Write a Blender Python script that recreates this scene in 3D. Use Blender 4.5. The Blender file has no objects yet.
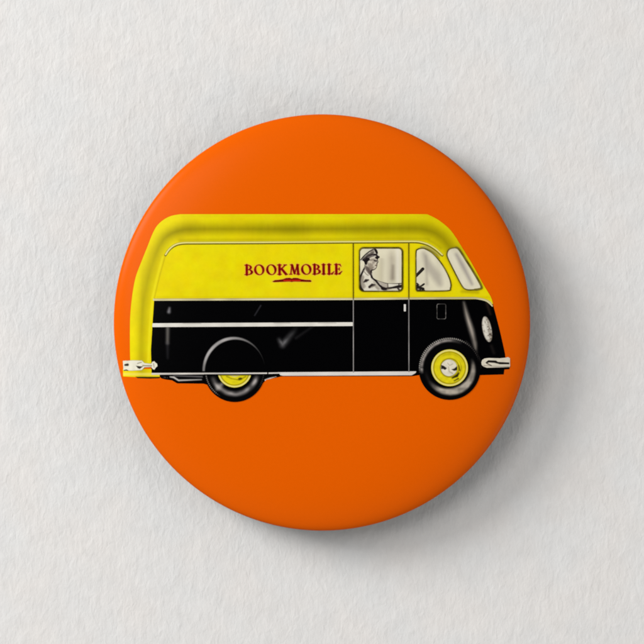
import bpy, math
import numpy as np

# ------------------------------------------------------------------ units
S = 0.001                      # one layout unit (1/416 of the button's width) in Blender units
R = 206.2                      # button radius
H, ZW = 54.0, 39.0             # height of the face, height of the widest point
CY = -0.5
CAM_D = 4000.0
ART = (CAM_D - H) / CAM_D      # size of the print on the face

scn = bpy.context.scene
scn.unit_settings.system = 'METRIC'
scn.unit_settings.scale_length = 0.077      # the button is 32 mm wide
col = scn.collection
rng = np.random.RandomState(7)

# ------------------------------------------------------------------ maths helpers
def lin(c):
    c = np.asarray(c, float)
    return np.where(c <= 0.04045, c / 12.92, ((c + 0.055) / 1.055) ** 2.4)

def rgb(r, g, b):
    return np.array([r, g, b], float) / 255.0

def V(*p):
    return np.array(p, float)

def spline(pts, n=10, closed=True):
    p = np.asarray(pts, float); m = len(p); out = []
    rngk = range(m) if closed else range(m - 1)
    for i in rngk:
        if closed:
            a, b, c, d = p[(i - 1) % m], p[i], p[(i + 1) % m], p[(i + 2) % m]
        else:
            a, b, c, d = p[max(i - 1, 0)], p[i], p[i + 1], p[min(i + 2, m - 1)]
        for k in range(n):
            t = k / n
            out.append(0.5 * (2 * b + (c - a) * t + (2 * a - 5 * b + 4 * c - d) * t * t + (3 * b - a - 3 * c + d) * t ** 3))
    if not closed:
        out.append(p[-1])
    return np.array(out)

def poly(P, pts):
    pts = np.asarray(pts, float)
    d2 = np.full(len(P), 1e18); inside = np.zeros(len(P), bool)
    m = len(pts); x, y = P[:, 0], P[:, 1]
    for i in range(m):
        a, b = pts[i], pts[(i + 1) % m]
        e = b - a; L = e @ e
        if L < 1e-12: continue
        wx, wy = x - a[0], y - a[1]
        t = np.clip((wx * e[0] + wy * e[1]) / L, 0, 1)
        d2 = np.minimum(d2, (wx - t * e[0]) ** 2 + (wy - t * e[1]) ** 2)
        if a[1] != b[1]:
            c = (a[1] > y) != (b[1] > y)
            inside ^= c & (x < (b[0] - a[0]) * (y - a[1]) / (b[1] - a[1]) + a[0])
    d = np.sqrt(d2)
    return np.where(inside, -d, d)

def stroke(P, pts, rad):
    """signed distance to a polyline whose half width runs through the values of rad"""
    pts = np.asarray(pts, float); m = len(pts)
    rad = np.interp(np.linspace(0, 1, m), np.linspace(0, 1, len(np.atleast_1d(rad))), np.atleast_1d(rad))
    d = np.full(len(P), 1e9)
    for i in range(m - 1):
        a, b = pts[i], pts[i + 1]; e = b - a; L = max(e @ e, 1e-12)
        w = P - a
        t = np.clip((w @ e) / L, 0, 1)
        q = w - t[:, None] * e
        d = np.minimum(d, np.hypot(q[:, 0], q[:, 1]) - (rad[i] + (rad[i + 1] - rad[i]) * t))
    return d

def rot(P, c, deg):
    a = math.radians(deg); q = P - np.asarray(c, float)
    return np.stack([q[:, 0] * math.cos(a) + q[:, 1] * math.sin(a), -q[:, 0] * math.sin(a) + q[:, 1] * math.cos(a)], 1)

def ell(P, c, rx, ry, deg=0):
    q = rot(P, c, deg)
    k0 = np.hypot(q[:, 0] / rx, q[:, 1] / ry); k1 = np.hypot(q[:, 0] / rx ** 2, q[:, 1] / ry ** 2)
    return np.where(k1 > 1e-9, k0 * (k0 - 1) / np.maximum(k1, 1e-9), -min(rx, ry))

def rbox(P, x0, y0, x1, y1, r):
    q = np.abs(P - V((x0 + x1) / 2, (y0 + y1) / 2)) - V((x1 - x0) / 2 - r, (y1 - y0) / 2 - r)
    return np.hypot(np.maximum(q[:, 0], 0), np.maximum(q[:, 1], 0)) + np.minimum(np.maximum(q[:, 0], q[:, 1]), 0) - r

def U(*d):
    o = d[0]
    for k in d[1:]: o = np.minimum(o, k)
    return o

def soft(d, w):
    t = np.clip(0.5 - d / (2 * w), 0, 1)
    return t * t * (3 - 2 * t)

def over(C, c, a):
    a = np.clip(np.asarray(a), 0, 1)[:, None]
    return C * (1 - a) + np.asarray(c) * a

_lat = rng.rand(64, 64)
def noise(P, s, sy=None, o=0):
    x = P[:, 0] / s + o * 7.3; y = P[:, 1] / (sy or s) + o * 3.1
    xi = np.floor(x).astype(int); yi = np.floor(y).astype(int); fx = x - xi; fy = y - yi
    fx = fx * fx * (3 - 2 * fx); fy = fy * fy * (3 - 2 * fy)
    g = lambda i, j: _lat[(i + o * 13) % 64, (j + o * 5) % 64]
    return (g(xi, yi) * (1 - fx) + g(xi + 1, yi) * fx) * (1 - fy) + (g(xi, yi + 1) * (1 - fx) + g(xi + 1, yi + 1) * fx) * fy

def flat(P, c):
    return np.tile(np.asarray(c, float), (len(P), 1))

# ------------------------------------------------------------------ the face of the button
PP, QQ = 4.8, 2.0
def face_z(r):
    u = np.clip(r / R, 0, 0.99999)
    return ZW + (H - ZW) * (1 - u ** PP) ** (1 / QQ)

def on_face(P, off):
    """print position (layout units, y down) -> point on the domed face, lifted by off"""
    X = (P[:, 0] - 322.0) * ART; Y = -(P[:, 1] - 322.5) * ART
    r = np.minimum(np.hypot(X, Y), R * 0.9985); k = r / np.maximum(np.hypot(X, Y), 1e-6)
    X, Y = X * k, Y * k
    z = face_z(r)
    e = 0.05
    sl = (face_z(r + e) - face_z(np.maximum(r - e, 0))) / (2 * e)
    n = np.hypot(1, sl)
    nr, nz = -sl / n, 1 / n
    rr = np.maximum(r, 1e-6)
    return np.stack([(X + X / rr * nr * off) * S, (Y + CY + Y / rr * nr * off) * S, (z + nz * off) * S], 1)

# ------------------------------------------------------------------ materials
def node_mat(name):
    m = bpy.data.materials.new(name); m.use_nodes = True
    nt = m.node_tree
    return m, nt, nt.nodes['Principled BSDF']

def film_mat(name, base=None, rough=0.25):
    """ink or enamel under the clear film of a button"""
    m, nt, b = node_mat(name)
    N, L = nt.nodes.new, nt.links.new
    if base is None:
        src = N('ShaderNodeVertexColor'); src.layer_name = 'ink'; cs = src.outputs['Color']
    else:
        src = N('ShaderNodeRGB'); src.outputs[0].default_value = (*lin(base), 1); cs = src.outputs[0]
    tc = N('ShaderNodeTexCoord')
    nz = N('ShaderNodeTexNoise'); nz.inputs['Scale'].default_value = 420; nz.inputs['Detail'].default_value = 3
    L(tc.outputs['Object'], nz.inputs['Vector'])
    mr = N('ShaderNodeMapRange'); mr.inputs['To Min'].default_value = 0.975; mr.inputs['To Max'].default_value = 1.025
    L(nz.outputs['Fac'], mr.inputs['Value'])
    mx = N('ShaderNodeVectorMath'); mx.operation = 'SCALE'
    L(cs, mx.inputs[0]); L(mr.outputs['Result'], mx.inputs['Scale'])
    L(mx.outputs[0], b.inputs['Base Color'])
    b.inputs['Roughness'].default_value = rough
    b.inputs['IOR'].default_value = 1.42
    b.inputs['Specular IOR Level'].default_value = 0.065
    return m

INK = film_mat('printed_ink_under_film')
ORANGE = film_mat('orange_ink_under_film', rgb(232, 95, 0) )

# ------------------------------------------------------------------ object helpers
def marching(sdf, bbox, h):
    """triangles of the region sdf < 0 on a grid of pitch h"""
    x0, y0, x1, y1 = bbox
    nx = int(math.ceil((x1 - x0) / h)) + 1; ny = int(math.ceil((y1 - y0) / h)) + 1
    gx, gy = np.meshgrid(x0 + np.arange(nx) * h, y0 + np.arange(ny) * h)
    P = np.stack([gx.ravel(), gy.ravel()], 1)
    D = sdf(P); D = np.where(np.abs(D) < 1e-6, 1e-6, D)
    idx = np.arange(nx * ny).reshape(ny, nx)
    a, b, c, d = idx[:-1, :-1].ravel(), idx[:-1, 1:].ravel(), idx[1:, 1:].ravel(), idx[1:, :-1].ravel()
    T = np.concatenate([np.stack([a, c, b], 1), np.stack([a, d, c], 1)])
    neg = D[T] < 0; k = neg.sum(1)
    faces = [tuple(t) for t in T[k == 3]]
    extra, cache = [], {}
    def cut(i, j):
        key = (i, j) if i < j else (j, i)
        if key not in cache:
            t = D[i] / (D[i] - D[j])
            extra.append(P[i] + (P[j] - P[i]) * t); cache[key] = nx * ny + len(extra) - 1
        return cache[key]
    for t, s in zip(T[(k == 1) | (k == 2)], neg[(k == 1) | (k == 2)]):
        f = []
        for q in range(3):
            i, j = int(t[q]), int(t[(q + 1) % 3])
            if s[q]: f.append(i)
            if s[q] != s[(q + 1) % 3]: f.append(cut(i, j))
        faces.append(tuple(f))
    Q = np.concatenate([P, np.array(extra).reshape(-1, 2)])
    used = np.unique(np.concatenate([np.array(f) for f in faces])) if faces else np.array([], int)
    remap = np.full(len(Q), -1); remap[used] = np.arange(len(used))
    return Q[used], [tuple(int(remap[i]) for i in f) for f in faces]

LAYER = 0.09
def printed(name, sdf, bbox, paint, layer, parent, h=0.6, label=None):
    Q, F = marching(sdf, bbox, h)
    me = bpy.data.meshes.new(name)
    co = on_face(Q, LAYER * layer)
    me.from_pydata(co.tolist(), [], F); me.update()
    C = np.clip(paint(Q), 0, 1)
    ca = me.color_attributes.new('ink', 'FLOAT_COLOR', 'POINT')
    buf = np.ones((len(Q), 4)); buf[:, :3] = np.clip(lin(C) * INK_GAIN, 0, 0.95)
    ca.data.foreach_set('color', buf.ravel())
    for p in me.polygons: p.use_smooth = True
    me.materials.append(INK)
    o = bpy.data.objects.new(name, me); col.objects.link(o); o.parent = parent
    if label: o['label'] = label
    return o
INK_GAIN = 1.02

# ------------------------------------------------------------------ the button
button = bpy.data.objects.new('pin_back_button', None); col.objects.link(button)
button.empty_display_size = 0.1
button['label'] = 'round orange pin-back button printed with a yellow and black bookmobile van, lying on white paper'
button['category'] = 'button badge'

def shell():
    n = 320
    prof = []
    for t in np.linspace(0, 1, 90):
        u = math.sin(t * math.pi / 2) ** 0.9
        prof.append((u * R * 0.99999 if t < 1 else R, float(face_z(np.array([u * R]))[0]) if t < 1 else ZW))
    for t in np.linspace(0, 1, 26)[1:]:
        a = t * math.pi * 0.5
        prof.append((R - 15 * (1 - math.cos(a)), ZW - (ZW - 1.2) * math.sin(a)))
    prof.append((R - 21, 0.6)); prof.append((R - 27, 1.4)); prof.append((R - 29, 8))
    verts, faces = [(0, CY * S, H * S)], []
    for (r, z) in prof[1:]:
        for k in range(n):
            a = 2 * math.pi * k / n
            verts.append((r * math.cos(a) * S, (r * math.sin(a) + CY) * S, z * S))
    for k in range(n):
        faces.append((0, 1 + k, 1 + (k + 1) % n))
    for j in range(len(prof) - 2):
        for k in range(n):
            a, b = 1 + j * n + k, 1 + j * n + (k + 1) % n
            faces.append((a, a + n, b + n, b))
    me = bpy.data.meshes.new('shell'); me.from_pydata(verts, [], faces); me.update()
    for p in me.polygons: p.use_smooth = True
    me.materials.append(ORANGE)
    o = bpy.data.objects.new('shell', me); col.objects.link(o); o.parent = button
    return o
shell()

# ------------------------------------------------------------------ the printed van
YEL = rgb(233, 215, 7); YEL2 = rgb(226, 208, 12); OLIVE = rgb(128, 116, 6); CREAM = rgb(226, 220, 178)
WHITE = rgb(226, 222, 212); GREY = rgb(150, 145, 140); BLACK = rgb(2, 2, 3); BROWN = rgb(92, 78, 8)
RED = rgb(168, 16, 10); DKRED = rgb(96, 6, 6)

outer = np.concatenate([
    V((130, 364)), spline(V((129.6, 350), (129.8, 319.2), (131.8, 296.8), (135.3, 277.5), (141, 262), (147, 247), (152.4, 233.4), (157, 225.4), (163.4, 219.6), (171, 215.8), (180, 214.1)), 6, False),
    V((425.6, 214.1)),
    spline(V((427.4, 214.3), (432.5, 216.6), (439.5, 220.6), (448.9, 228.3), (455.4, 236.6), (460.6, 245), (471.7, 263), (483.7, 284.8), (490.8, 296.6), (493.2, 304.2)), 6, False)])
yellow_outline = np.concatenate([outer, V((489.5, 303), (484.5, 300.2), (476, 299.2), (154, 300.2), (152.4, 324), (150.8, 350), (151.2, 364))])
ridge = spline(V((140.5, 372), (140.2, 345), (142.4, 310), (147.5, 280), (155, 256), (161, 243), (168, 235.5), (180, 230.5), (200, 229), (300, 229), (400, 228.4), (425, 229.6), (440, 236), (450, 247), (456, 252)), 8, False)
rail = np.concatenate([spline(V((165.4, 255), (168.6, 250.2), (173, 246.3), (178, 244.1), (184, 243.2), (190, 243.1)), 6, False), V((260, 242.8), (340, 242.2)), spline(V((408, 241.8), (414, 241.8), (420, 242.3), (428.3, 244.8), (435.9, 249.5), (442.2, 255.2)), 6, False)])
win_side = lambda P: rbox(P, 359.4, 247.8, 402.4, 291.2, 4.2)
win_q_pts = spline(V((416.0, 252.4), (417.6, 249.4), (421, 248.3), (425, 248.8), (433, 253.7), (441.3, 263.4), (447.6, 274.1), (450.6, 282.5), (450.4, 288.2), (447, 290.7), (420.4, 291), (416.6, 290.4), (415.9, 286), (415.9, 270)), 8)
win_q = lambda P: poly(P, win_q_pts)
win_f_pts = spline(V((447.0, 253.2), (449.2, 249.2), (454.6, 247.7), (458.8, 249.2), (466.3, 260.6), (474.9, 274.4), (481.0, 285.6), (480.0, 288.8), (470, 289.9), (464.4, 288.6), (460.6, 283.6), (453.9, 270.7), (447.8, 258.2)), 8)
win_f = lambda P: poly(P, win_f_pts)

# ---- lettering as signed distances
def letters(P):
    q = P - V(244.6, 274.9)
    a = math.radians(-0.47)
    q = np.stack([q[:, 0] * math.cos(a) + q[:, 1] * math.sin(a), -(-q[:, 0] * math.sin(a) + q[:, 1] * math.cos(a))], 1)   # y up from the baseline
    out = np.full(len(P), 1e9)
    HC = 10.0
    def st(x, x2=None, w=1.12):
        return stroke(q, V((x, 0.25), (x if x2 is None else x2, HC - 0.25)), [w])
    def serif(x0, x1, y, w=0.46):
        return stroke(q, V((x0, y), (x1, y)), [w * 0.8, w, w * 0.8])
    def bowl(x, y0, y1, wd, th):
        c = V(x, (y0 + y1) / 2)
        o = ell(q, c, wd, (y1 - y0) / 2)
        i = ell(q, c - V(0.25, 0), wd - th, (y1 - y0) / 2 - 0.55)
        return np.maximum(np.maximum(o, -i), x - 0.3 - q[:, 0])
    def B(x):
        return U(st(x + 2.1), serif(x + 0.2, x + 3.8, HC - 0.3), serif(x + 0.2, x + 3.8, 0.3),
                 bowl(x + 3.2, 4.9, HC, 3.9, 1.7), bowl(x + 3.4, 0, 5.5, 4.9, 2.0))
    def O(x):
        c = V(x + 5.15, 5.0)
        return np.maximum(ell(q, c, 5.15, 5.25), -ell(q, c, 3.0, 4.65, 14))
    def K(x):
        return U(st(x + 1.9), serif(x, x + 3.7, HC - 0.3), serif(x, x + 3.7, 0.3),
                 stroke(q, V((x + 2.6, 4.6), (x + 7.6, HC - 0.5)), [0.5]), serif(x + 6.2, x + 9.0, HC - 0.3),
                 stroke(q, V((x + 4.0, 5.8), (x + 8.3, 0.5)), [1.05, 1.15]), serif(x + 7.4, x + 9.9, 0.3))
    def M(x):
        return U(stroke(q, V((x + 1.2, 0.3), (x + 2.2, HC - 0.3)), [0.5]), serif(x - 0.2, x + 2.4, 0.3), serif(x + 0.8, x + 2.8, HC - 0.3),
                 stroke(q, V((x + 2.4, HC - 0.6), (x + 5.0, 1.0)), [1.1, 0.95]), stroke(q, V((x + 5.0, 0.8), (x + 7.6, HC - 0.5)), [0.5]),
                 stroke(q, V((x + 7.8, HC - 0.4), (x + 8.6, 0.4)), [1.05]), serif(x + 7.2, x + 9.2, HC - 0.3), serif(x + 7.0, x + 10.2, 0.3))
    def I(x):
        return U(st(x + 1.7), serif(x, x + 3.4, HC - 0.3), serif(x, x + 3.4, 0.3))
    def Lt(x):
        return U(st(x + 1.8), serif(x, x + 3.6, HC - 0.3), stroke(q, V((x, 0.3), (x + 5.2, 0.35)), [0.34, 0.4]),
                 stroke(q, V((x + 4.4, 0.35), (x + 6.8, 2.7)), [0.75, 0.2]))
    def E(x):
        return U(st(x + 1.8), stroke(q, V((x, HC - 0.3), (x + 5.6, HC - 0.3)), [0.34, 0.4]), stroke(q, V((x + 5.2, HC - 0.35), (x + 6.5, HC - 2.1)), [0.6, 0.2]),
                 stroke(q, V((x + 2, 5.1), (x + 4.8, 5.1)), [0.34]), stroke(q, V((x + 4.8, 3.9), (x + 4.8, 6.4)), [0.28]),
                 stroke(q, V((x, 0.3), (x + 5.6, 0.35)), [0.34, 0.4]), stroke(q, V((x + 4.8, 0.35), (x + 7.5, 2.9)), [0.75, 0.2]))
    for f, x in ((B, 0.1), (O, 9.5), (O, 21.6), (K, 33.0), (M, 45.0), (O, 56.5), (B, 67.9), (I, 77.3), (Lt, 82.7), (E, 89.9)):
        out = np.minimum(out, f(x))
    return out - 0.12

emblem_pts = V((272.2, 281.4), (275.2, 280.1), (279, 279.9), (283, 279.2), (286, 278.1), (289.6, 277.8), (291.6, 278.6), (293.8, 277.9), (297.4, 278), (301, 279.2), (305.5, 279.9), (310.4, 280), (311.6, 281.1), (310.6, 281.9), (300, 281.6), (294, 281.5), (291.7, 281.9), (289, 281.5), (283, 281.8), (273.6, 282.1))
emblem = lambda P: poly(P, emblem_pts)

# ---- lower body: black, with the painter's highlights
body_pts = np.concatenate([
    V((154.2, 298.6), (152.4, 324), (150.8, 350), (151.2, 375.0), (159, 376.2), (161.5, 378.6), (166, 379.6), (172, 380.4), (177, 383.4), (203.5, 383.7), (208, 385)),
    V((262, 384), (266.5, 379.6), (278, 377.2), (281, 376.4), (412, 376.2), (419.5, 375)),
    V((480, 375.2), (504, 374.5), (504.6, 369.6), (509.8, 369.2), (509.8, 366), (505.6, 357.4), (505.2, 353.5), (502.2, 340), (499.6, 329), (496.2, 316), (493.0, 304.0)),
    V((490.4, 301), (484, 298.4), (476, 297.4), (320, 297.6))])
def body_paint(P):
    C = flat(P, BLACK)
    n = noise(P, 5, 9, 1)
    # soft streaks of light
    C = over(C, rgb(128, 126, 130), 0.95 * soft(stroke(P, V((169.4, 308.2), (168.8, 311.8)), [0.9, 1.6]), 1.7))
    C = over(C, rgb(122, 118, 112), 0.8 * soft(stroke(P, V((167.6, 328), (167.4, 343)), [1.6, 1.4]), 2.0))
    C = over(C, rgb(70, 68, 74), 0.6 * soft(stroke(P, V((167.4, 343), (167.6, 358)), [1.0, 0.2]), 2.4))
    C = over(C, rgb(96, 94, 104), 0.7 * soft(stroke(P, V((254.6, 315.5), (260.8, 305.5)), [0.25, 0.35]), 0.9))
    tk = np.maximum(0.95 * soft(stroke(P, V((279.0, 339.0), (282.6, 344.6)), [0.6, 1.9]), 3.4) * np.clip((P[:, 1] - 334) / 8, 0, 1),
                    0.9 * soft(stroke(P, V((282.6, 344.8), (297, 328.6)), [2.0, 1.4]), 3.6) * np.clip((299 - P[:, 0]) / 15, 0, 1))
    C = over(C, rgb(138, 136, 138), tk * (P[:, 1] > 326.5) * (0.75 + 0.35 * noise(P, 4, 4, 6)))
    C = over(C, rgb(52, 50, 52), 0.6 * soft(stroke(P, V((296, 338), (312, 327)), [0.8, 0.3]), 2.2))
    C = over(C, rgb(172, 162, 150), 0.95 * soft(stroke(P, spline(V((463.9, 302.5), (466.8, 315), (471.4, 330), (474.6, 343), (475.6, 349)), 6, False), [0.4, 1.7, 2.2, 1.5, 0.2]), 2.6) * (0.8 + 0.3 * n))
    C = over(C, rgb(120, 112, 104), 0.5 * soft(stroke(P, V((475.0, 343), (477.0, 352)), [1.2, 0.3]), 2.2))
    C = over(C, rgb(74, 52, 40), 0.55 * soft(stroke(P, V((487.0, 303.5), (490.4, 314)), [1.1, 0.7]), 2.0))
    C = over(C, rgb(54, 46, 42), 0.5 * soft(stroke(P, V((491.5, 346), (494, 353)), [1.0]), 2.2))
    # dim line where the wing meets the front wheel
    C = over(C, rgb(70, 66, 62), 0.7 * soft(stroke(P, spline(V((466, 341), (474, 349), (479.8, 359), (481, 368)), 6, False), [0.3]), 0.8))
    # underside: exhaust and springs
    C = over(C, rgb(190, 184, 178), soft(stroke(P, V((170, 376.9), (173.6, 377.3), (178.5, 380.4), (201.5, 379.6)), [0.5, 0.9, 0.8, 0.4]), 0.5))
    C = over(C, rgb(108, 104, 104), 0.9 * soft(stroke(P, V((174, 375.8), (202, 376.7)), [0.5, 0.7]), 0.6))
    C = over(C, rgb(90, 86, 84), 0.8 * soft(stroke(P, V((163.5, 377.2), (169, 377.9)), [0.5]), 0.7) * (noise(P, 1.2, 9, 2) > 0.45))
    C = over(C, rgb(206, 200, 192), soft(stroke(P, V((265.4, 380.2), (270, 378.4), (276.5, 376.6)), [0.9, 0.7, 0.2]), 0.4))
    C = over(C, rgb(88, 20, 8), 0.75 * soft(stroke(P, V((284, 376.4), (412, 376.3)), [0.35]), 0.6))
    return C
van = printed('printed_van', lambda P: poly(P, body_pts), (148, 294, 512, 388), body_paint, 1, button, 0.6,
              'side view of a delivery van with a black lower body')

# ---- upper body: yellow, roof roll shaded olive
def yellow_sdf(P):
    return U(poly(P, yellow_outline), poly(P, V((122.4, 369), (151.4, 369), (151.4, 374.6), (159.6, 374.8), (159.6, 378.2), (150, 378.6), (137, 378.2), (136, 377.2), (122.6, 376.6))))
def yellow_paint(P):
    x, y = P[:, 0], P[:, 1]
    n = noise(P, 14, 14, 1) * 0.5 + noise(P, 5, 5, 2) * 0.3 + noise(P, 2.0, 2.0, 3) * 0.2
    C = YEL[None] * (0.955 + 0.065 * n[:, None]) + np.stack([0 * n, (noise(P, 9, 9, 4) - 0.5) * 0.035, (noise(P, 4, 4, 5)) * 0.03], 1)
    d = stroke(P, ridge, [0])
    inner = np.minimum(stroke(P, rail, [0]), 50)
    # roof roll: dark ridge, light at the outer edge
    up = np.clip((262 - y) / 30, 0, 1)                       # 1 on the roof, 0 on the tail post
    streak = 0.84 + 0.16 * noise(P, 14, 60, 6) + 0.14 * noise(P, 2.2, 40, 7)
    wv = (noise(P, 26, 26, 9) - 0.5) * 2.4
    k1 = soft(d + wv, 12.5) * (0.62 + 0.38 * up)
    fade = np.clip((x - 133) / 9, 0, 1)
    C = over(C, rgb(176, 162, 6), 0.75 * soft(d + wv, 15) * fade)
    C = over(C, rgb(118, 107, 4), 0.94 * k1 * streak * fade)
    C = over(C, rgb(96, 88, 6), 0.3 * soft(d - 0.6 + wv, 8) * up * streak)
    C = over(C, rgb(206, 192, 20), 0.55 * soft(stroke(P, V((182, 216), (424, 216)), [0.4]), 2.4))
    C = over(C, rgb(158, 144, 8), 0.65 * soft(stroke(P, spline(V((180, 240.2), (300, 239.6), (415, 238.8), (430, 241), (441, 248)), 8, False), [0.6]), 3.0) * streak)
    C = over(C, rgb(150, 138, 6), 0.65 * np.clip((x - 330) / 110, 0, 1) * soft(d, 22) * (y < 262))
    C = over(C, rgb(196, 182, 10), 0.5 * soft(stroke(P, spline(V((425, 214), (439.5, 220.6), (448.9, 228.3), (455.4, 236.6), (460.6, 245), (483.7, 284.8)), 6, False), [1.0]), 4))
    # the corner post of the tail, its inner edge
    C = over(C, rgb(170, 150, 12), 0.75 * soft(stroke(P, V((165.2, 256), (159.8, 275), (155.4, 293), (154.2, 299)), [0.25]), 0.9))
    C = over(C, rgb(240, 230, 40), 0.7 * soft(stroke(P, V((162.5, 257), (157.2, 276), (152.4, 297), (149.4, 330), (148, 362)), [0.7]), 1.6))
    # shade round the cab
    C = over(C, rgb(176, 158, 8), 0.5 * soft(np.abs(x - 353.1) - 0.8, 2.0) * (y > 244))
    C = over(C, rgb(176, 158, 8), 0.5 * soft(np.abs(x - 408.7) - 0.8, 2.0) * (y > 244))
    C = over(C, rgb(150, 134, 6), 0.6 * soft(np.abs(win_side(P)) - 0.6, 1.8))
    C = over(C, rgb(150, 134, 6), 0.5 * soft(np.abs(win_q(P)) - 0.6, 2.0))
    C = over(C, rgb(150, 134, 6), 0.6 * soft(np.abs(win_f(P)) - 0.8, 2.4))
    C = over(C, rgb(150, 130, 8), 0.6 * soft(stroke(P, V((462, 291.5), (478, 292.5)), [0.8]), 2.4))
    C = over(C, rgb(196, 176, 10), 0.55 * soft(np.abs(y - 297.2) - 0.2, 2.0) * (x > 156))
    # drip moulding over the quarter window
    C = over(C, rgb(166, 156, 84), 0.9 * soft(stroke(P, spline(V((420.5, 246.6), (427, 247.4), (434, 251.6), (440, 256.4)), 6, False), [0.5, 1.3, 1.4, 0.5]), 0.6))
    C = over(C, rgb(70, 58, 10), 0.8 * soft(stroke(P, spline(V((421, 248), (428, 249.2), (435, 253.6), (439.5, 258.4)), 6, False), [0.25]), 0.5))
    # ink spread round the red letters
    m = (x > 242) & (x < 345) & (y > 262) & (y < 285)
    if m.any():
        a = np.zeros(len(P)); a[m] = 0.75 * soft(np.minimum(letters(P[m]), emblem(P[m])) - 0.5, 0.8)
        C = over(C, rgb(226, 158, 84), a)
    # pale tail piece below the bumper
    C = over(C, rgb(236, 222, 120), 0.75 * soft(np.abs(y - 374.2) - 1.2, 1.6) * (y > 369))
    C = over(C, rgb(150, 128, 20), 0.8 * soft(y * -1 + 371.6, 1.2) * soft(y - 371.9, 0.8) * (y > 368) * 0)
    C = over(C, rgb(26, 16, 8), 0.95 * soft(376.9 - y, 0.4) * (x > 135.5))
    return C
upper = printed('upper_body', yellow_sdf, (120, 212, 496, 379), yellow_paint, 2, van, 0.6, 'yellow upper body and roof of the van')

def line(name, pts, rad, paint, layer, parent, h=0.35, label=None, clip=None):
    pts = np.asarray(pts, float)
    r = float(np.max(rad)) + 1
    bb = (pts[:, 0].min() - r, pts[:, 1].min() - r, pts[:, 0].max() + r, pts[:, 1].max() + r)
    f = (lambda P: stroke(P, pts, rad)) if clip is None else (lambda P: np.maximum(stroke(P, pts, rad), clip(P)))
    return printed(name, f, bb, paint if callable(paint) else (lambda P: flat(P, paint)), layer, parent, h, label)

# roof rail: cream bead with a dark lower edge
def rail_paint(P):
    d = stroke(P, rail + V(0.1, -0.45), [0])
    C = over(flat(P, rgb(86, 74, 10)), rgb(226, 216, 120), soft(d - 0.85, 0.45))
    return over(C, rgb(240, 232, 170), 0.8 * soft(d - 0.2, 0.4) * (0.6 + 0.6 * noise(P, 18, 18, 3)))
line('roof_rail', rail, [1.2, 1.45, 1.45, 1.45, 1.3], rail_paint, 3, van)
# belt moulding
belt = np.concatenate([V((154.0, 299.6), (240, 299.3), (353, 298.9), (408, 298.4)), spline(V((440, 298.2), (468, 298.0), (476, 298.2), (484.6, 299.8), (489.6, 302.4), (492.4, 306)), 6, False)])
def belt_paint(P):
    C = flat(P, rgb(214, 204, 156)) * (0.86 + 0.2 * noise(P, 14, 14, 8)[:, None])
    d = stroke(P, belt + V(0, -0.9), [0])
    return over(C, rgb(120, 102, 20), 0.7 * soft(d - 0.15, 0.5))
line('belt_trim', belt, [1.15, 1.0, 0.95, 1.0, 1.05, 1.3, 0.6], belt_paint, 3, van)
# side moulding
side = V((152.4, 325.0), (353.0, 324.0))
def side_paint(P):
    C = flat(P, WHITE) * (0.93 + 0.09 * noise(P, 8, 8, 4)[:, None])
    for a, b, yy in ((183, 201, 323.4), (274, 290, 323.0), (318, 336, 322.9)):
        C = over(C, rgb(120, 114, 106), 0.6 * soft(stroke(P, V((a, yy), (b, yy)), [0.1, 0.5, 0.2]), 0.8))
    return C
printed('side_trim', lambda P: poly(P, V((152.5, 323.2), (353.0, 322.2), (353.0, 326.0), (152.2, 327.1))), (150, 320, 355, 329), side_paint, 3, van, 0.5)
# sill mouldings
def sill_paint(P):
    C = flat(P, rgb(222, 217, 210)) * (0.95 + 0.06 * noise(P, 10, 6, 5)[:, None])
    return over(C, rgb(150, 110, 100), 0.5 * soft(375.6 - P[:, 1], 0.6))
printed('sill_trim', lambda P: poly(P, V((278.0, 372.2), (416.4, 371.3), (415.6, 373), (411.6, 375.3), (283, 375.9), (280.4, 375.2))), (276, 370, 418, 378), sill_paint, 3, van, 0.4)
printed('skirt_trim', lambda P: U(poly(P, V((151.4, 372.9), (267.2, 372.5), (267.2, 373.9), (151.4, 374.8))), poly(P, V((268.4, 372.5), (279.6, 372.3), (281, 373.6), (268.4, 373.9)))),
        (150, 371, 282, 376.5), lambda P: flat(P, rgb(214, 208, 200)) * (0.88 + 0.14 * noise(P, 12, 12, 9)[:, None]), 4, van, 0.35)

# rear wheel spat arc
def spat_sdf(P):
    o = ell(P, (233.6, 370.6), 31.6, 34.2)
    i = ell(P, (235.2, 372.6), 30.0, 32.6)
    return np.maximum(np.maximum(o, -i), np.maximum(P[:, 1] - 372.4, P[:, 0] - 264.6))
def spat_paint(P):
    a = np.degrees(np.arctan2(P[:, 1] - 371, P[:, 0] - 234))
    k = np.clip(1.15 - np.abs(a + 125) / 130.0, 0.12, 1)
    o = np.minimum(-ell(P, (233.6, 370.6), 31.6, 34.2), ell(P, (235.2, 372.6), 30.0, 32.6))
    k = k * np.clip(o / 1.3 + 0.15, 0, 1) * (0.85 + 0.25 * noise(P, 8, 8, 2))
    return over(flat(P, BLACK), rgb(176, 172, 170), k)
printed('wheel_spat', spat_sdf, (200, 334, 266, 374), spat_paint, 3, van, 0.4)

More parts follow.
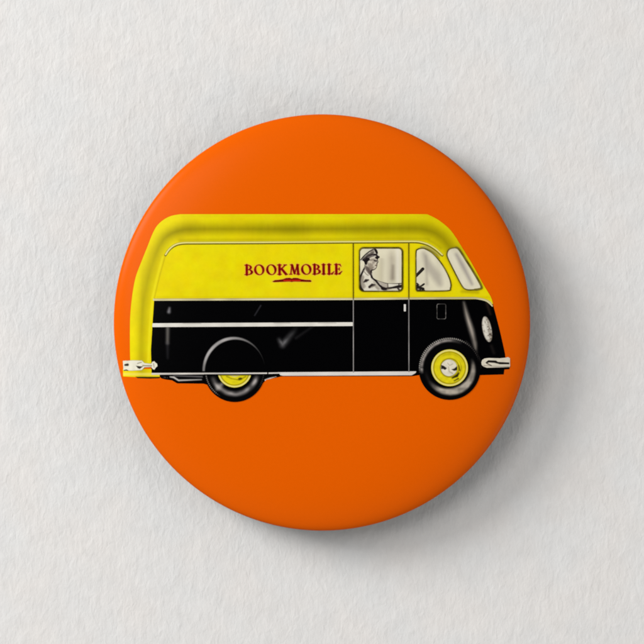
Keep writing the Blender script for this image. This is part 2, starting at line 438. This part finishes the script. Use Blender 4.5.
# doors: seams, handle
def seam_paint(P):
    return np.where((P[:, 1] < 299)[:, None], rgb(98, 82, 10), rgb(140, 136, 134)) * (0.85 + 0.25 * noise(P, 6, 10, 3)[:, None])
def door_sdf(P):
    return U(stroke(P, V((353.2, 243.4), (353.4, 372)), [0.48]), stroke(P, V((408.7, 243.2), (408.9, 371.6)), [0.48]))
door = printed('cab_door', door_sdf, (351, 241, 411, 374), seam_paint, 5, van, 0.35)
printed('door_handle', lambda P: rbox(P, 403.8, 304.2, 405.9, 311.4, 0.6), (402, 303, 408, 313), lambda P: flat(P, rgb(218, 214, 208)), 5, van, 0.25)
def flap_paint(P):
    return flat(P, rgb(112, 108, 104)) * (0.35 + 0.9 * noise(P, 2.2, 2.2, 6)[:, None])
printed('fuel_flap', lambda P: np.abs(rbox(P, 437.0, 304.0, 445.8, 318.9, 1.4)) - 0.3, (435, 302, 448, 321), flap_paint, 3, van, 0.25)

# lettering and the open-book mark under it
def letter_paint(P):
    d = letters(P)
    return over(flat(P, rgb(176, 40, 22)), rgb(122, 4, 10), np.clip(-d / 0.7, 0, 1)) * (0.85 + 0.25 * noise(P, 3, 3, 2)[:, None])
printed('lettering', letters, (242, 262, 345, 277.5), letter_paint, 4, van, 0.22, 'dark red serif lettering reading BOOKMOBILE')
def emblem_paint(P):
    C = flat(P, rgb(110, 8, 8))
    C = over(C, rgb(206, 40, 14), 0.95 * soft(np.maximum(np.abs(P[:, 0] - 292) - 8.5, np.abs(P[:, 1] - 280.6) - 0.7), 0.7))
    return over(C, rgb(84, 4, 6), 0.8 * soft(stroke(P, V((291.6, 278.4), (291.7, 281.8)), [0.15]), 0.5))
printed('book_emblem', emblem, (270, 276, 314, 284), emblem_paint, 4, van, 0.25, 'small red open-book mark under the lettering')

# ---- windows
def glass(P, x0, y0, sdf):
    C = flat(P, rgb(224, 217, 190)) * (0.94 + 0.08 * noise(P, 7, 12, 1)[:, None])
    return C
def frame_paint(sdf):
    def f(P):
        d = sdf(P)
        C = flat(P, rgb(78, 68, 14))
        return over(C, rgb(150, 138, 60), 0.75 * np.clip(noise(P, 5, 5, 3) * 1.3 - 0.35, 0, 1))
    return f
def side_glass(P):
    x, y = P[:, 0], P[:, 1]
    C = glass(P, 0, 0, None)
    C = over(C, rgb(206, 198, 160), 0.6 * soft(np.abs(x - 379) - 2.5, 5) * soft(260 - y, 10))
    C = over(C, rgb(168, 158, 140), 0.75 * soft(np.abs(x - 391.5 - 0.02 * (y - 250)) - 3.0, 5.0) * np.clip((y - 246) / 12, 0.25, 1) * np.clip((289 - y) / 10, 0, 1))
    C = over(C, rgb(120, 108, 96), 0.6 * soft(stroke(P, V((393, 266), (392.6, 278)), [0.8, 1.4]), 2.6))
    C = over(C, rgb(176, 166, 146), 0.5 * soft(np.abs(x - 381.5) - 1.2, 3.6) * (y > 258))
    C = over(C, rgb(232, 226, 214), 0.6 * soft(np.abs(x - 397.6) - 1.2, 2.4))
    C = over(C, rgb(150, 140, 110), 0.6 * soft(-win_side(P) - 0.4, 1.2))
    return C
w1 = printed('side_window', win_side, (357, 246, 405, 293), side_glass, 4, van, 0.5)
printed('window_frame', lambda P: np.abs(win_side(P)) - np.where((P[:, 0] > 398) | (P[:, 1] < 251), 0.85, 0.6), (356, 244, 406, 295), frame_paint(win_side), 6, van, 0.3)

def q_glass(P):
    C = glass(P, 0, 0, None)
    C = over(C, rgb(176, 168, 152), 0.85 * soft(stroke(P, spline(V((424, 254), (429, 266), (436, 276), (440, 284)), 6, False), [2.0, 4.2, 4.6, 2.2]), 3.6))
    C = over(C, rgb(140, 132, 120), 0.45 * soft(stroke(P, V((426, 256), (427, 284)), [0.5, 1.0]), 2.4))
    C = over(C, rgb(190, 178, 136), 0.6 * soft(-win_q(P) - 0.4, 1.4))
    return C
w2 = printed('quarter_window', win_q, (414, 246, 453, 293), q_glass, 4, van, 0.5)
printed('window_frame', lambda P: np.abs(win_q(P)) - 0.55, (413, 245, 454, 294), frame_paint(win_q), 6, van, 0.3)
# steering wheel seen through the quarter window, and the hand on it
def steer_sdf(P):
    return np.maximum(stroke(P, V((415.2, 276.8), (422.8, 268.9)), [1.3, 1.55]), win_q(P) + 0.2)
def steer_paint(P):
    return over(flat(P, rgb(26, 22, 20)), rgb(116, 106, 96), 0.7 * soft(stroke(P, V((415.5, 275.9), (422.3, 268.9)), [0.15]), 0.5))
printed('steering_wheel', steer_sdf, (413, 266, 427, 280), steer_paint, 5, van, 0.22)
def grip_sdf(P):
    d = U(ell(P, (418.4, 287.8), 3.2, 3.2), stroke(P, V((417, 283.4), (420, 287), (425.4, 291.5)), [0.7, 1.4, 0.7]), stroke(P, V((416, 290), (424, 284.0)), [1.4, 0.8]), stroke(P, V((416, 285.5), (423.6, 288.6)), [1.0, 0.9]), stroke(P, V((415, 290.5), (424, 290.6)), [0.9, 0.6]))
    return np.maximum(d, win_q(P) + 0.15)
def grip_paint(P):
    C = flat(P, rgb(34, 30, 26))
    C = over(C, rgb(180, 172, 152), 0.9 * soft(U(ell(P, (419.6, 285.3), 1.0, 0.7, 30), ell(P, (422.4, 286.6), 1.0, 0.6, -20), ell(P, (418.4, 289.2), 1.1, 0.55, 10)), 0.5))
    return C
printed('gear_knob', grip_sdf, (413, 281, 428, 293), grip_paint, 5, van, 0.22)

def f_glass(P):
    C = glass(P, 0, 0, None)
    C = over(C, rgb(232, 226, 206), 0.5 * soft(stroke(P, V((451, 253), (464, 282)), [1.5]), 3))
    C = over(C, rgb(150, 142, 138), 0.8 * soft(stroke(P, spline(V((456.4, 254.5), (462, 264.5), (468, 276), (472, 284)), 6, False), [0.9, 1.7, 1.4, 0.9]), 2.6))
    C = over(C, rgb(190, 178, 136), 0.6 * soft(-win_f(P) - 0.4, 1.4))
    return C
w3 = printed('windscreen', win_f, (444, 245, 484, 293), f_glass, 4, van, 0.5)
printed('window_frame', lambda P: np.abs(win_f(P)) - np.where(P[:, 0] > 456 + (P[:, 1] - 249) * 0.45, 0.95, 0.55), (443, 244, 485, 294), frame_paint(win_f), 6, van, 0.3)

# ---- the driver drawn in the side window
def dk(x, y): return (355 + x * 0.09317, 240 + y * 0.09317)
def K(*pts): return np.array([dk(*p) for p in pts])
man_pts = np.concatenate([
    spline(K((56, 212), (92, 168), (146, 122), (196, 96), (228, 98), (244, 128), (248, 158), (266, 184), (246, 204), (250, 236), (240, 252), (238, 276), (226, 306), (204, 322), (182, 330)), 5, False),
    spline(K((184, 350), (192, 400), (232, 428), (300, 452), (360, 464), (440, 464), (512, 460)), 5, False),
    K((512, 520), (484, 545), (462, 548), (60, 548), (46, 505)),
    spline(K((46, 400), (62, 345), (92, 300), (104, 262), (92, 228), (64, 228)), 5, False)])
man_clip = lambda P: np.maximum(poly(P, man_pts), win_side(P) + 0.2)
def man_paint(P):
    SK = rgb(214, 206, 186); INKC = rgb(28, 22, 22); MID = rgb(140, 130, 116)
    C = flat(P, rgb(222, 216, 198)) * (0.95 + 0.07 * noise(P, 2.5, 2.5, 4)[:, None])
    def ln(pts, r, c=INKC, s=0.32, a=1.0):
        nonlocal C
        C = over(C, c, a * soft(stroke(P, K(*pts), np.atleast_1d(r) * 1.75), s * 1.5))
    def ar(pts, c, s=0.4, a=1.0):
        nonlocal C
        C = over(C, c, a * soft(poly(P, spline(K(*pts), 5)), s))
    ar([(136, 200), (236, 186), (250, 236), (238, 276), (224, 308), (196, 326), (160, 330), (130, 280)], rgb(206, 196, 176), 0.5, 1.0)
    # cap
    ar([(66, 208), (110, 160), (170, 118), (214, 104), (228, 130), (190, 148), (130, 178), (96, 212)], rgb(196, 188, 172))
    ar([(160, 128), (196, 108), (204, 126), (180, 140)], rgb(120, 110, 100), 0.5, 0.8)
    ar([(206, 98), (236, 102), (246, 140), (232, 152), (218, 130)], INKC, 0.4)
    ar([(76, 214), (120, 178), (180, 148), (236, 152), (240, 184), (196, 176), (150, 196), (110, 226)], rgb(34, 26, 28), 0.4)
    ln([(140, 186), (196, 164)], 0.25, rgb(170, 160, 150), 0.4, 0.8)
    ar([(206, 168), (228, 170), (226, 184), (206, 182)], rgb(206, 198, 184), 0.3, 0.9)
    ar([(214, 188), (244, 170), (268, 184), (240, 206)], INKC, 0.35)
    ln([(60, 208), (104, 160), (160, 116), (210, 92), (236, 104)], [0.5, 0.35, 0.3])
    # hair, ear, face
    ar([(92, 222), (146, 194), (158, 212), (134, 236), (128, 262), (106, 262)], INKC, 0.4)
    ar([(138, 236), (158, 226), (164, 262), (148, 280)], SK, 0.3)
    ln([(138, 240), (146, 274)], 0.22, MID)
    ln([(206, 222), (232, 226)], 0.32, INKC, 0.3)
    ln([(244, 200), (252, 238), (238, 248), (238, 268)], 0.3)
    ln([(218, 272), (238, 272)], 0.25, rgb(90, 70, 60))
    ln([(238, 280), (228, 306), (200, 322), (176, 326)], 0.32, rgb(60, 50, 46))
    ln([(192, 240), (190, 268)], 0.4, MID, 0.6, 0.6)
    ln([(198, 292), (170, 312), (150, 290)], 0.45, MID, 0.6, 0.8)
    # neck, collar, tie
    ln([(104, 272), (124, 318), (150, 352), (176, 384)], 0.32, rgb(70, 60, 54))
    ln([(120, 280), (160, 340)], 0.7, rgb(150, 140, 126), 0.6, 0.7)
    ar([(164, 330), (184, 326), (178, 366), (196, 404), (176, 402), (162, 366)], INKC, 0.4)
    # back
    ar([(100, 292), (70, 346), (48, 404), (44, 548), (100, 552), (72, 502), (64, 440), (78, 372), (104, 316)], INKC, 0.5)
    ln([(92, 330), (120, 366), (142, 380)], 0.22, MID)
    # chest to arm
    ln([(184, 396), (226, 440), (262, 486), (310, 522)], [0.8, 0.55, 0.5, 0.9], INKC, 0.4)
    ln([(196, 402), (250, 434), (330, 460), (420, 464), (496, 462)], [0.6, 0.35, 0.4, 0.3, 0.5])
    ar([(250, 446), (330, 468), (350, 470), (350, 510), (312, 516), (276, 478)], rgb(170, 160, 146), 0.5, 0.85)
    ln([(350, 466), (354, 514)], 0.3, rgb(80, 70, 62), 0.4, 0.8)
    ln([(296, 520), (330, 526), (400, 512), (500, 494)], [0.9, 0.75, 0.5, 0.95], INKC, 0.4)
    ar([(466, 462), (508, 458), (510, 506), (476, 500)], rgb(38, 30, 28), 0.4, 0.9)
    ln([(480, 478), (496, 474)], 0.3, rgb(190, 180, 160))
    ln([(352, 530), (440, 540)], 0.5, rgb(200, 190, 160), 0.8, 0.6)
    ln([(462, 520), (478, 540)], 0.5, rgb(60, 52, 46), 0.4)
    # half tones
    ar([(104, 276), (132, 300), (166, 356), (150, 372), (112, 320)], rgb(128, 118, 106), 0.7, 0.65)
    ar([(150, 250), (180, 256), (192, 296), (176, 322), (152, 306)], rgb(128, 116, 102), 0.9, 0.7)
    ar([(190, 232), (214, 236), (210, 252), (194, 252)], rgb(130, 118, 106), 0.7, 0.5)
    ar([(60, 400), (92, 380), (88, 440), (104, 510), (76, 520), (58, 460)], rgb(120, 110, 98), 0.9, 0.6)
    ar([(196, 440), (230, 470), (280, 530), (240, 520), (206, 478)], rgb(150, 140, 124), 0.9, 0.6)
    ar([(104, 190), (150, 156), (180, 152), (130, 182), (100, 208)], rgb(120, 110, 100), 0.6, 0.5)
    ar([(150, 212), (204, 200), (214, 216), (170, 226)], rgb(96, 84, 76), 0.7, 0.5)
    ar([(204, 214), (240, 212), (242, 230), (212, 234)], rgb(70, 60, 54), 0.7, 0.4)
    ar([(118, 284), (150, 300), (178, 352), (176, 384), (140, 340)], rgb(74, 64, 58), 0.8, 0.75)
    ar([(176, 318), (214, 318), (196, 336), (182, 352)], rgb(44, 36, 34), 0.6, 0.8)
    ln([(92, 200), (140, 160), (200, 134)], [0.3, 0.5, 0.3], rgb(60, 52, 48), 0.5, 0.8)
    # folds of the sleeve
    ln([(94, 452), (118, 436), (146, 428)], [0.3, 0.85, 0.3], rgb(44, 36, 34), 0.45)
    ln([(156, 504), (184, 482), (214, 482)], [0.7, 0.75, 0.3], rgb(44, 36, 34), 0.45)
    ln([(176, 506), (206, 496)], 0.3, MID)
    ln([(98, 470), (110, 500)], 0.4, MID, 0.7, 0.6)
    ln([(220, 500), (250, 530)], 0.4, MID, 0.6, 0.7)
    ln([(92, 400), (80, 440)], 0.4, MID, 0.7, 0.7)
    return C
printed('person', man_clip, (357, 246, 405, 293), man_paint, 5, van, 0.22, 'ink-drawn driver in a peaked cap and short-sleeved shirt, arm out to the wheel')

# ---- lamps and bumpers
def head_sdf(P):
    return ell(P, (487.1, 329.2), 4.9, 13.3, -11)
def head_paint(P):
    C = flat(P, rgb(212, 206, 192))
    q = rot(P, (487.1, 329.2), -11)
    C = over(C, rgb(24, 18, 14), 0.95 * soft(-head_sdf(P) - 0.45, 0.7))
    C = over(C, rgb(120, 108, 92), 0.7 * soft(np.abs(q[:, 0] - 2.6) - 0.6, 1.0))
    C = over(C, rgb(80, 66, 52), 0.75 * soft(np.abs(q[:, 0] - 1.1) - 0.3, 0.7) * np.clip(noise(P, 2.2, 2.2, 5) * 2 - 0.55, 0, 1))
    C = over(C, rgb(60, 48, 40), 0.8 * np.clip(noise(P, 1.5, 1.5, 2) * 3.2 - 2.0, 0, 1))
    C = over(C, rgb(236, 230, 216), 0.8 * soft(stroke(q, V((-1.6, -7), (-1.8, 5)), [0.7]), 0.8))
    return C
printed('headlight', head_sdf, (480, 313, 495, 345), head_paint, 3, van, 0.3)

fb = V((481.4, 362.6), (482.2, 360.0), (484.6, 358.5), (488.5, 358.0), (500, 358.3), (506.4, 357.6), (508.2, 357.0), (510.2, 358.2), (510.3, 367.2), (500, 367.6), (487, 367.9), (483.6, 366.8), (481.8, 365))
def fb_paint(P):
    C = flat(P, rgb(226, 218, 198)) * (0.95 + 0.08 * noise(P, 4, 4, 4)[:, None])
    C = over(C, rgb(22, 18, 16), soft(poly(P, V((485.6, 362.6), (488.4, 360.3), (496, 360.6), (498, 362), (509.5, 362.6), (509.5, 364.3), (500, 364.2), (494.5, 362.8), (489, 362.4), (486.4, 363.4))), 0.4))
    C = over(C, rgb(60, 50, 44), 0.9 * soft(stroke(P, V((487, 363.4), (491.5, 365.7)), [0.5, 0.4]), 0.5))
    C = over(C, rgb(120, 108, 96), 0.7 * soft(stroke(P, V((484, 365.6), (500, 366.6), (509, 366.4)), [0.4, 0.2, 0.3]), 0.6))
    C = over(C, rgb(40, 34, 30), 0.85 * soft(-poly(P, fb) - 0.15, 0.4) * (P[:, 1] > 366))
    return C
printed('bumper', lambda P: poly(P, fb), (479, 355, 512, 370), fb_paint, 4, van, 0.3, 'cream front bumper under the headlight')
def bk(x, y): return (116 + x * 0.1087, 345 + y * 0.1087)
rb = np.array([bk(*p) for p in ((60, 146), (150, 140), (236, 142), (262, 166), (322, 172), (332, 154), (352, 148), (364, 162), (378, 172), (382, 196), (366, 208), (352, 230), (336, 222), (322, 204), (262, 206), (236, 232), (150, 238), (66, 238))])
def rb_paint(P):
    def B(*p): return np.array([bk(*q) for q in p])
    C = flat(P, rgb(230, 226, 206)) * (0.95 + 0.07 * noise(P, 3, 3, 5)[:, None])
    C = over(C, rgb(36, 30, 24), 0.95 * soft(stroke(P, B((82, 184), (104, 182)), [0.9, 1.2]), 0.6))
    C = over(C, rgb(30, 26, 20), 0.95 * soft(poly(P, B((182, 192), (214, 196), (246, 198), (218, 220), (200, 214))), 0.5))
    C = over(C, rgb(90, 80, 60), 0.8 * soft(stroke(P, B((196, 170), (232, 160)), [0.3]), 0.5))
    C = over(C, rgb(110, 98, 70), 0.8 * soft(stroke(P, B((246, 190), (326, 192)), [0.5]), 0.6))
    C = over(C, rgb(40, 34, 28), 0.95 * soft(stroke(P, B((70, 236), (92, 230), (108, 238)), [0.5]), 0.4))
    C = over(C, rgb(110, 98, 80), 0.8 * soft(stroke(P, B((344, 170), (350, 206)), [0.3]), 0.5))
    C = over(C, rgb(60, 50, 30), 0.8 * soft(-poly(P, rb) - 0.1, 0.35) * (P[:, 0] > 126))
    return C
printed('bumper', lambda P: poly(P, rb), (120, 358, 160, 372), rb_paint, 4, van, 0.25, 'cream rear bumper with a clasp-shaped end')

# ---- wheels
def wheel(cx, cy, r, rr, front):
    def ang(P): return np.degrees(np.arctan2(P[:, 1] - cy, P[:, 0] - cx))      # 0 right, 90 down
    def sdf(P):
        d = ell(P, (cx, cy), r, r * 1.015)
        return d if front else np.maximum(d, 374.2 - P[:, 1])
    def paint(P):
        a = ang(P); q = np.hypot(P[:, 0] - cx, P[:, 1] - cy) * 31.0 / r
        C = flat(P, rgb(4, 4, 5))
        n = noise(P, 3, 3, 3)
        if front:
            # knurled tread catching the light round the top left
            up = np.clip((a + 186) / 14, 0, 1) * np.clip((-62 - a) / 34, 0, 1)
            up = np.maximum(up, np.clip((a - 168) / 8, 0, 1))
            band = soft(np.abs(q - 27.9) - 1.3, 1.3)
            C = over(C, rgb(158, 150, 144), up * band * (0.75 + 0.35 * n))
            tk = 0.5 + 0.5 * np.sin(np.radians(a) * 92)
            ring = soft(np.abs(q - 30.0) - 0.75, 0.5)
            C = over(C, rgb(196, 190, 180), ring * np.clip((-42 - a) / 30, 0, 1) * tk * 0.95)
            C = over(C, rgb(196, 190, 180), ring * np.clip((a - 170) / 8, 0, 1) * tk * 0.7)
            C = over(C, rgb(120, 112, 106), soft(np.abs(q - 30.2) - 0.5, 0.5) * np.clip((a + 70) / 20, 0, 1) * np.clip((-12 - a) / 16, 0, 1) * tk * 0.6)
            cr = np.clip((a + 26) / 26, 0, 1) * np.clip((150 - a) / 34, 0, 1)
            rad = 24.4 - 0.4 * np.cos(np.radians(a - 60))
            C = over(C, rgb(182, 172, 158), 0.95 * cr * soft(np.abs(q - rad + 0.5) - (1.0 + 2.5 * np.sin(np.radians(np.clip(a + 26, 0, 176)))), 1.6) * (0.72 + 0.4 * n))
            C = over(C, rgb(60, 56, 56), 0.5 * soft(np.abs(q - 24) - 1, 2.5) * np.clip((a - 120) / 20, 0, 1) * np.clip((178 - a) / 20, 0, 1))
        else:
            cr = np.clip((a - 8) / 16, 0, 1) * np.clip((168 - a) / 20, 0, 1)
            C = over(C, rgb(170, 163, 160), 0.95 * cr * soft(np.abs(q - 23.2) - 2.0, 2.2) * (0.5 + 0.7 * noise(P, 5, 5, 6)))
            C = over(C, rgb(190, 182, 176), 0.6 * soft(ell(P, (cx - 15, cy + 15.5), 2.2, 5.0, 45), 2.4))
            tk = 0.5 + 0.5 * np.sin(np.radians(a) * 92)
            C = over(C, rgb(150, 144, 138), soft(np.abs(q - 29.2) - 0.6, 0.5) * tk * np.clip((a - 118) / 14, 0, 1) * np.clip((176 - a) / 6, 0, 1))
            C = over(C, rgb(120, 114, 110), 0.6 * soft(np.abs(q - 29.6) - 0.4, 0.6) * np.clip((40 - a) / 16, 0, 1) * tk)
        return C
    w = printed('wheel', sdf, (cx - r - 2, cy - r - 2, cx + r + 2, cy + r + 2), paint, 5, van, 0.4,
                'whole front wheel' if front else 'rear wheel half covered by the body')
    def rim_sdf(P):
        d = ell(P, (cx, cy - 0.6), rr, rr)
        return d if front else np.maximum(d, 375.2 - P[:, 1])
    def rim_paint(P):
        q = np.hypot(P[:, 0] - cx, P[:, 1] - cy + 0.6) * 18.3 / rr; a = np.degrees(np.arctan2(P[:, 1] - cy + 0.6, P[:, 0] - cx))
        C = flat(P, rgb(228, 212, 24)) * (0.93 + 0.1 * noise(P, 3, 3, 7)[:, None])
        C = over(C, rgb(226, 214, 140), soft(np.abs(q - 17.3) - 0.7, 0.5))
        C = over(C, rgb(120, 104, 16), 0.85 * soft(np.abs(q - 15.7) - 0.35, 0.6))
        C = over(C, rgb(150, 132, 14), 0.6 * soft(np.abs(q - 14) - 0.3, 2.0) * np.clip(1 - np.abs(a + 90) / 100, 0, 1))
        if front:
            C = over(C, rgb(110, 96, 14), 0.8 * soft(np.abs(q - 9.2) - 0.4, 0.8))
            C = over(C, rgb(120, 106, 20), 0.8 * soft(np.abs(q - 11.6) - 0.3, 0.5) * np.clip(1 - np.abs(a) / 50, 0, 1))
            C = over(C, rgb(30, 24, 12), 0.95 * soft(stroke(P, V((cx + 2.6, cy + 9.6), (cx + 7.4, cy + 7.4), (cx + 9.2, cy + 4.6)), [0.5, 1.2, 0.5]), 0.7))
            C = over(C, rgb(40, 32, 12), 0.8 * soft(stroke(P, V((cx + 4.6, cy + 12.4), (cx + 8.6, cy + 10.2)), [0.4, 0.7]), 0.7))
            C = over(C, rgb(60, 50, 12), 0.8 * soft(stroke(P, V((cx + 9.0, cy - 3), (cx + 10.2, cy + 2)), [0.4, 0.6]), 0.7))
        else:
            C = over(C, rgb(206, 196, 150), 0.95 * soft(stroke(P, V((cx - 4.5, 374.9), (cx, 376.6), (cx + 5, 375.2)), [0.7, 0.6, 0.4]), 0.6))
            C = over(C, rgb(40, 32, 12), 0.9 * soft(ell(P, (cx + 5.6, 378.8), 2.0, 1.1, -10), 0.8))
            C = over(C, rgb(110, 94, 14), 0.7 * soft(stroke(P, V((cx - 8, 376.4), (cx - 3, 378.6), (cx + 5, 380), (cx + 11, 376.6)), [0.4, 0.4, 0.5, 0.5]), 0.8))
            C = over(C, rgb(90, 76, 12), 0.7 * soft(np.abs(P[:, 1] - 375.4) - 0.2, 1.0))
        return C
    printed('wheel_rim', rim_sdf, (cx - rr - 2, cy - rr - 3, cx + rr + 2, cy + rr + 2), rim_paint, 6, van, 0.35)
    if front:
        def hub_paint(P):
            C = flat(P, rgb(226, 218, 196)) * (0.94 + 0.1 * noise(P, 2.5, 2.5, 8)[:, None])
            C = over(C, rgb(24, 20, 16), 0.95 * soft(U(poly(P, V((cx - 8.4, cy - 3.4), (cx - 5.6, cy - 2.4), (cx - 2.8, cy - 0.2), (cx - 4.4, cy + 1.5), (cx - 6.6, cy + 0.4), (cx - 8.4, cy + 0.6))),
                                                       poly(P, V((cx + 7.4, cy - 2.2), (cx + 7.8, cy + 1.6), (cx + 4.6, cy + 2.4), (cx + 1.8, cy + 1.0), (cx + 4.6, cy + 0.2)))), 0.45))
            C = over(C, rgb(150, 140, 116), 0.7 * soft(stroke(P, V((cx - 2, cy - 5.4), (cx, cy - 3), (cx + 3, cy - 4.4)), [0.3]), 0.7))
            C = over(C, rgb(120, 110, 80), 0.6 * soft(stroke(P, V((cx - 1, cy - 1.5), (cx - 0.5, cy + 3), (cx + 3, cy + 5)), [0.3]), 0.8))
            C = over(C, rgb(50, 42, 24), 0.85 * soft(-ell(P, (cx - 0.6, cy - 0.6), 8.3, 8.5) - 0.1, 0.45))
            return C
        printed('hubcap', lambda P: ell(P, (cx - 0.6, cy - 0.6), 8.3, 8.5), (cx - 10, cy - 11, cx + 10, cy + 10), hub_paint, 7, van, 0.25)
wheel(449.6, 368.4, 31.0, 18.4, True)
wheel(234.6, 370.9, 30.6, 17.2, False)

# ------------------------------------------------------------------ the paper it lies on
def paper():
    m, nt, b = node_mat('cold_pressed_white_paper')
    N, L = nt.nodes.new, nt.links.new
    tc = N('ShaderNodeTexCoord')
    # slow warm / cool blotches
    n1 = N('ShaderNodeTexNoise'); n1.inputs['Scale'].default_value = 16; n1.inputs['Detail'].default_value = 2
    L(tc.outputs['Object'], n1.inputs['Vector'])
    ramp = N('ShaderNodeValToRGB'); e = ramp.color_ramp.elements
    e[0].position = 0.35; e[0].color = (0.792, 0.770, 0.748, 1); e[1].position = 0.65; e[1].color = (0.770, 0.768, 0.760, 1)
    L(n1.outputs['Fac'], ramp.inputs['Fac'])
    b.inputs['Roughness'].default_value = 0.95
    b.inputs['Specular IOR Level'].default_value = 0.1
    # felt-marked grain running up and down the sheet
    def grain(sx, sy, det, dist, rz=0.0):
        mp = N('ShaderNodeMapping'); mp.inputs['Scale'].default_value = (sx, sy, 1); mp.inputs['Rotation'].default_value = (0, 0, rz)
        L(tc.outputs['Object'], mp.inputs['Vector'])
        g = N('ShaderNodeTexNoise'); g.inputs['Scale'].default_value = 1.0; g.inputs['Detail'].default_value = det
        g.inputs['Roughness'].default_value = 0.55; g.inputs['Distortion'].default_value = dist
        L(mp.outputs['Vector'], g.inputs['Vector'])
        return g.outputs['Fac']
    a = grain(170, 85, 3, 0.5, 0.12); c = grain(400, 210, 2, 0.4, -0.2); d = grain(55, 40, 1, 0.3)
    s1 = N('ShaderNodeMath'); s1.operation = 'MULTIPLY_ADD'; s1.inputs[1].default_value = 0.35
    L(c, s1.inputs[0]); L(a, s1.inputs[2])
    s2 = N('ShaderNodeMath'); s2.operation = 'MULTIPLY_ADD'; s2.inputs[1].default_value = 0.9
    L(d, s2.inputs[0]); L(s1.outputs[0], s2.inputs[2])
    tone = N('ShaderNodeMapRange'); tone.inputs['From Min'].default_value = 0.8; tone.inputs['From Max'].default_value = 1.45  # grain relief shading put into the colour, visible in shadow too
    tone.inputs['To Min'].default_value = 0.962; tone.inputs['To Max'].default_value = 1.03
    L(s2.outputs[0], tone.inputs['Value'])
    tv = N('ShaderNodeVectorMath'); tv.operation = 'SCALE'
    L(ramp.outputs['Color'], tv.inputs[0]); L(tone.outputs['Result'], tv.inputs['Scale']); L(tv.outputs[0], b.inputs['Base Color'])
    bp = N('ShaderNodeBump'); bp.inputs['Strength'].default_value = 0.5; bp.inputs['Distance'].default_value = 0.0013
    L(s2.outputs[0], bp.inputs['Height']); L(bp.outputs['Normal'], b.inputs['Normal'])
    me = bpy.data.meshes.new('paper_ground')
    w = 3.0
    me.from_pydata([(-w, -w, 0), (w, -w, 0), (w, w, 0), (-w, w, 0)], [], [(0, 1, 2, 3)]); me.update()
    me.materials.append(m)
    o = bpy.data.objects.new('paper_ground', me); col.objects.link(o)
    o['kind'] = 'structure'
paper()

# ------------------------------------------------------------------ light
def area(name, loc, size, power, color=(1, 1, 1), size_y=None):
    ld = bpy.data.lights.new(name, 'AREA'); ld.shape = 'RECTANGLE' if size_y else 'DISK'; ld.size = size
    if size_y: ld.size_y = size_y
    ld.energy = power; ld.color = color
    o = bpy.data.objects.new(name, ld); col.objects.link(o); o.location = loc
    from mathutils import Vector
    o.rotation_euler = (Vector((0, 0, 0)) - Vector(loc)).to_track_quat('-Z', 'Y').to_euler()
    return o
def at(az, el, d):
    return (d * math.cos(el) * math.cos(az), d * math.cos(el) * math.sin(az), d * math.sin(el))
rad = math.radians
KEY, HIGH, FILL, AMB = 300, 82, 24, 0.45
area('key_light', at(rad(180 - 29), rad(28), 6.0), 2.8, KEY, (1.0, 0.992, 0.98))  # soft key lamp, direction follows the button's cast shadow
area('high_fill_lamp', at(rad(150), rad(61), 6.0), 3.0, HIGH, (1.0, 0.992, 0.985))  # added lamp high on the left, fills the shadow without dimming the left paper
area('rim_fill_lamp', at(rad(-25), rad(14), 4.5), 2.4, FILL, (1.0, 0.99, 0.98))  # added weak lamp low on the right, brightens the right rim

w = bpy.data.worlds.new('World'); scn.world = w; w.use_nodes = True
nt = w.node_tree
bg = nt.nodes['Background']
tc = nt.nodes.new('ShaderNodeTexCoord'); sx = nt.nodes.new('ShaderNodeSeparateXYZ'); cr = nt.nodes.new('ShaderNodeValToRGB')
nt.links.new(tc.outputs['Generated'], sx.inputs[0]); nt.links.new(sx.outputs['Z'], cr.inputs['Fac'])
e = cr.color_ramp.elements
e[0].position = 0.0; e[0].color = (0.8, 0.79, 0.78, 1); e[1].position = 0.95; e[1].color = (0.02, 0.02, 0.02, 1)
k = e.new(0.66); k.color = (1, 0.99, 0.98, 1)
k = e.new(0.90); k.color = (1, 0.99, 0.98, 1)
nt.links.new(cr.outputs['Color'], bg.inputs['Color'])
bg.inputs['Strength'].default_value = AMB

# ------------------------------------------------------------------ camera
cd = bpy.data.cameras.new('camera'); cam = bpy.data.objects.new('camera', cd); col.objects.link(cam)
cam.location = (0, 0, CAM_D * S)
cd.sensor_width = 36; cd.lens = 36 * CAM_D / 644.0
cd.clip_start = 0.05; cd.clip_end = 100
scn.camera = cam

scn.render.engine = 'CYCLES'
scn.render.resolution_x = scn.render.resolution_y = 1024
scn.cycles.filter_width = 2.0
scn.cycles.diffuse_bounces = 0
scn.cycles.max_bounces = 4
scn.view_settings.view_transform = 'Standard'
scn.view_settings.look = 'None'
scn.view_settings.exposure = 0; scn.view_settings.gamma = 1
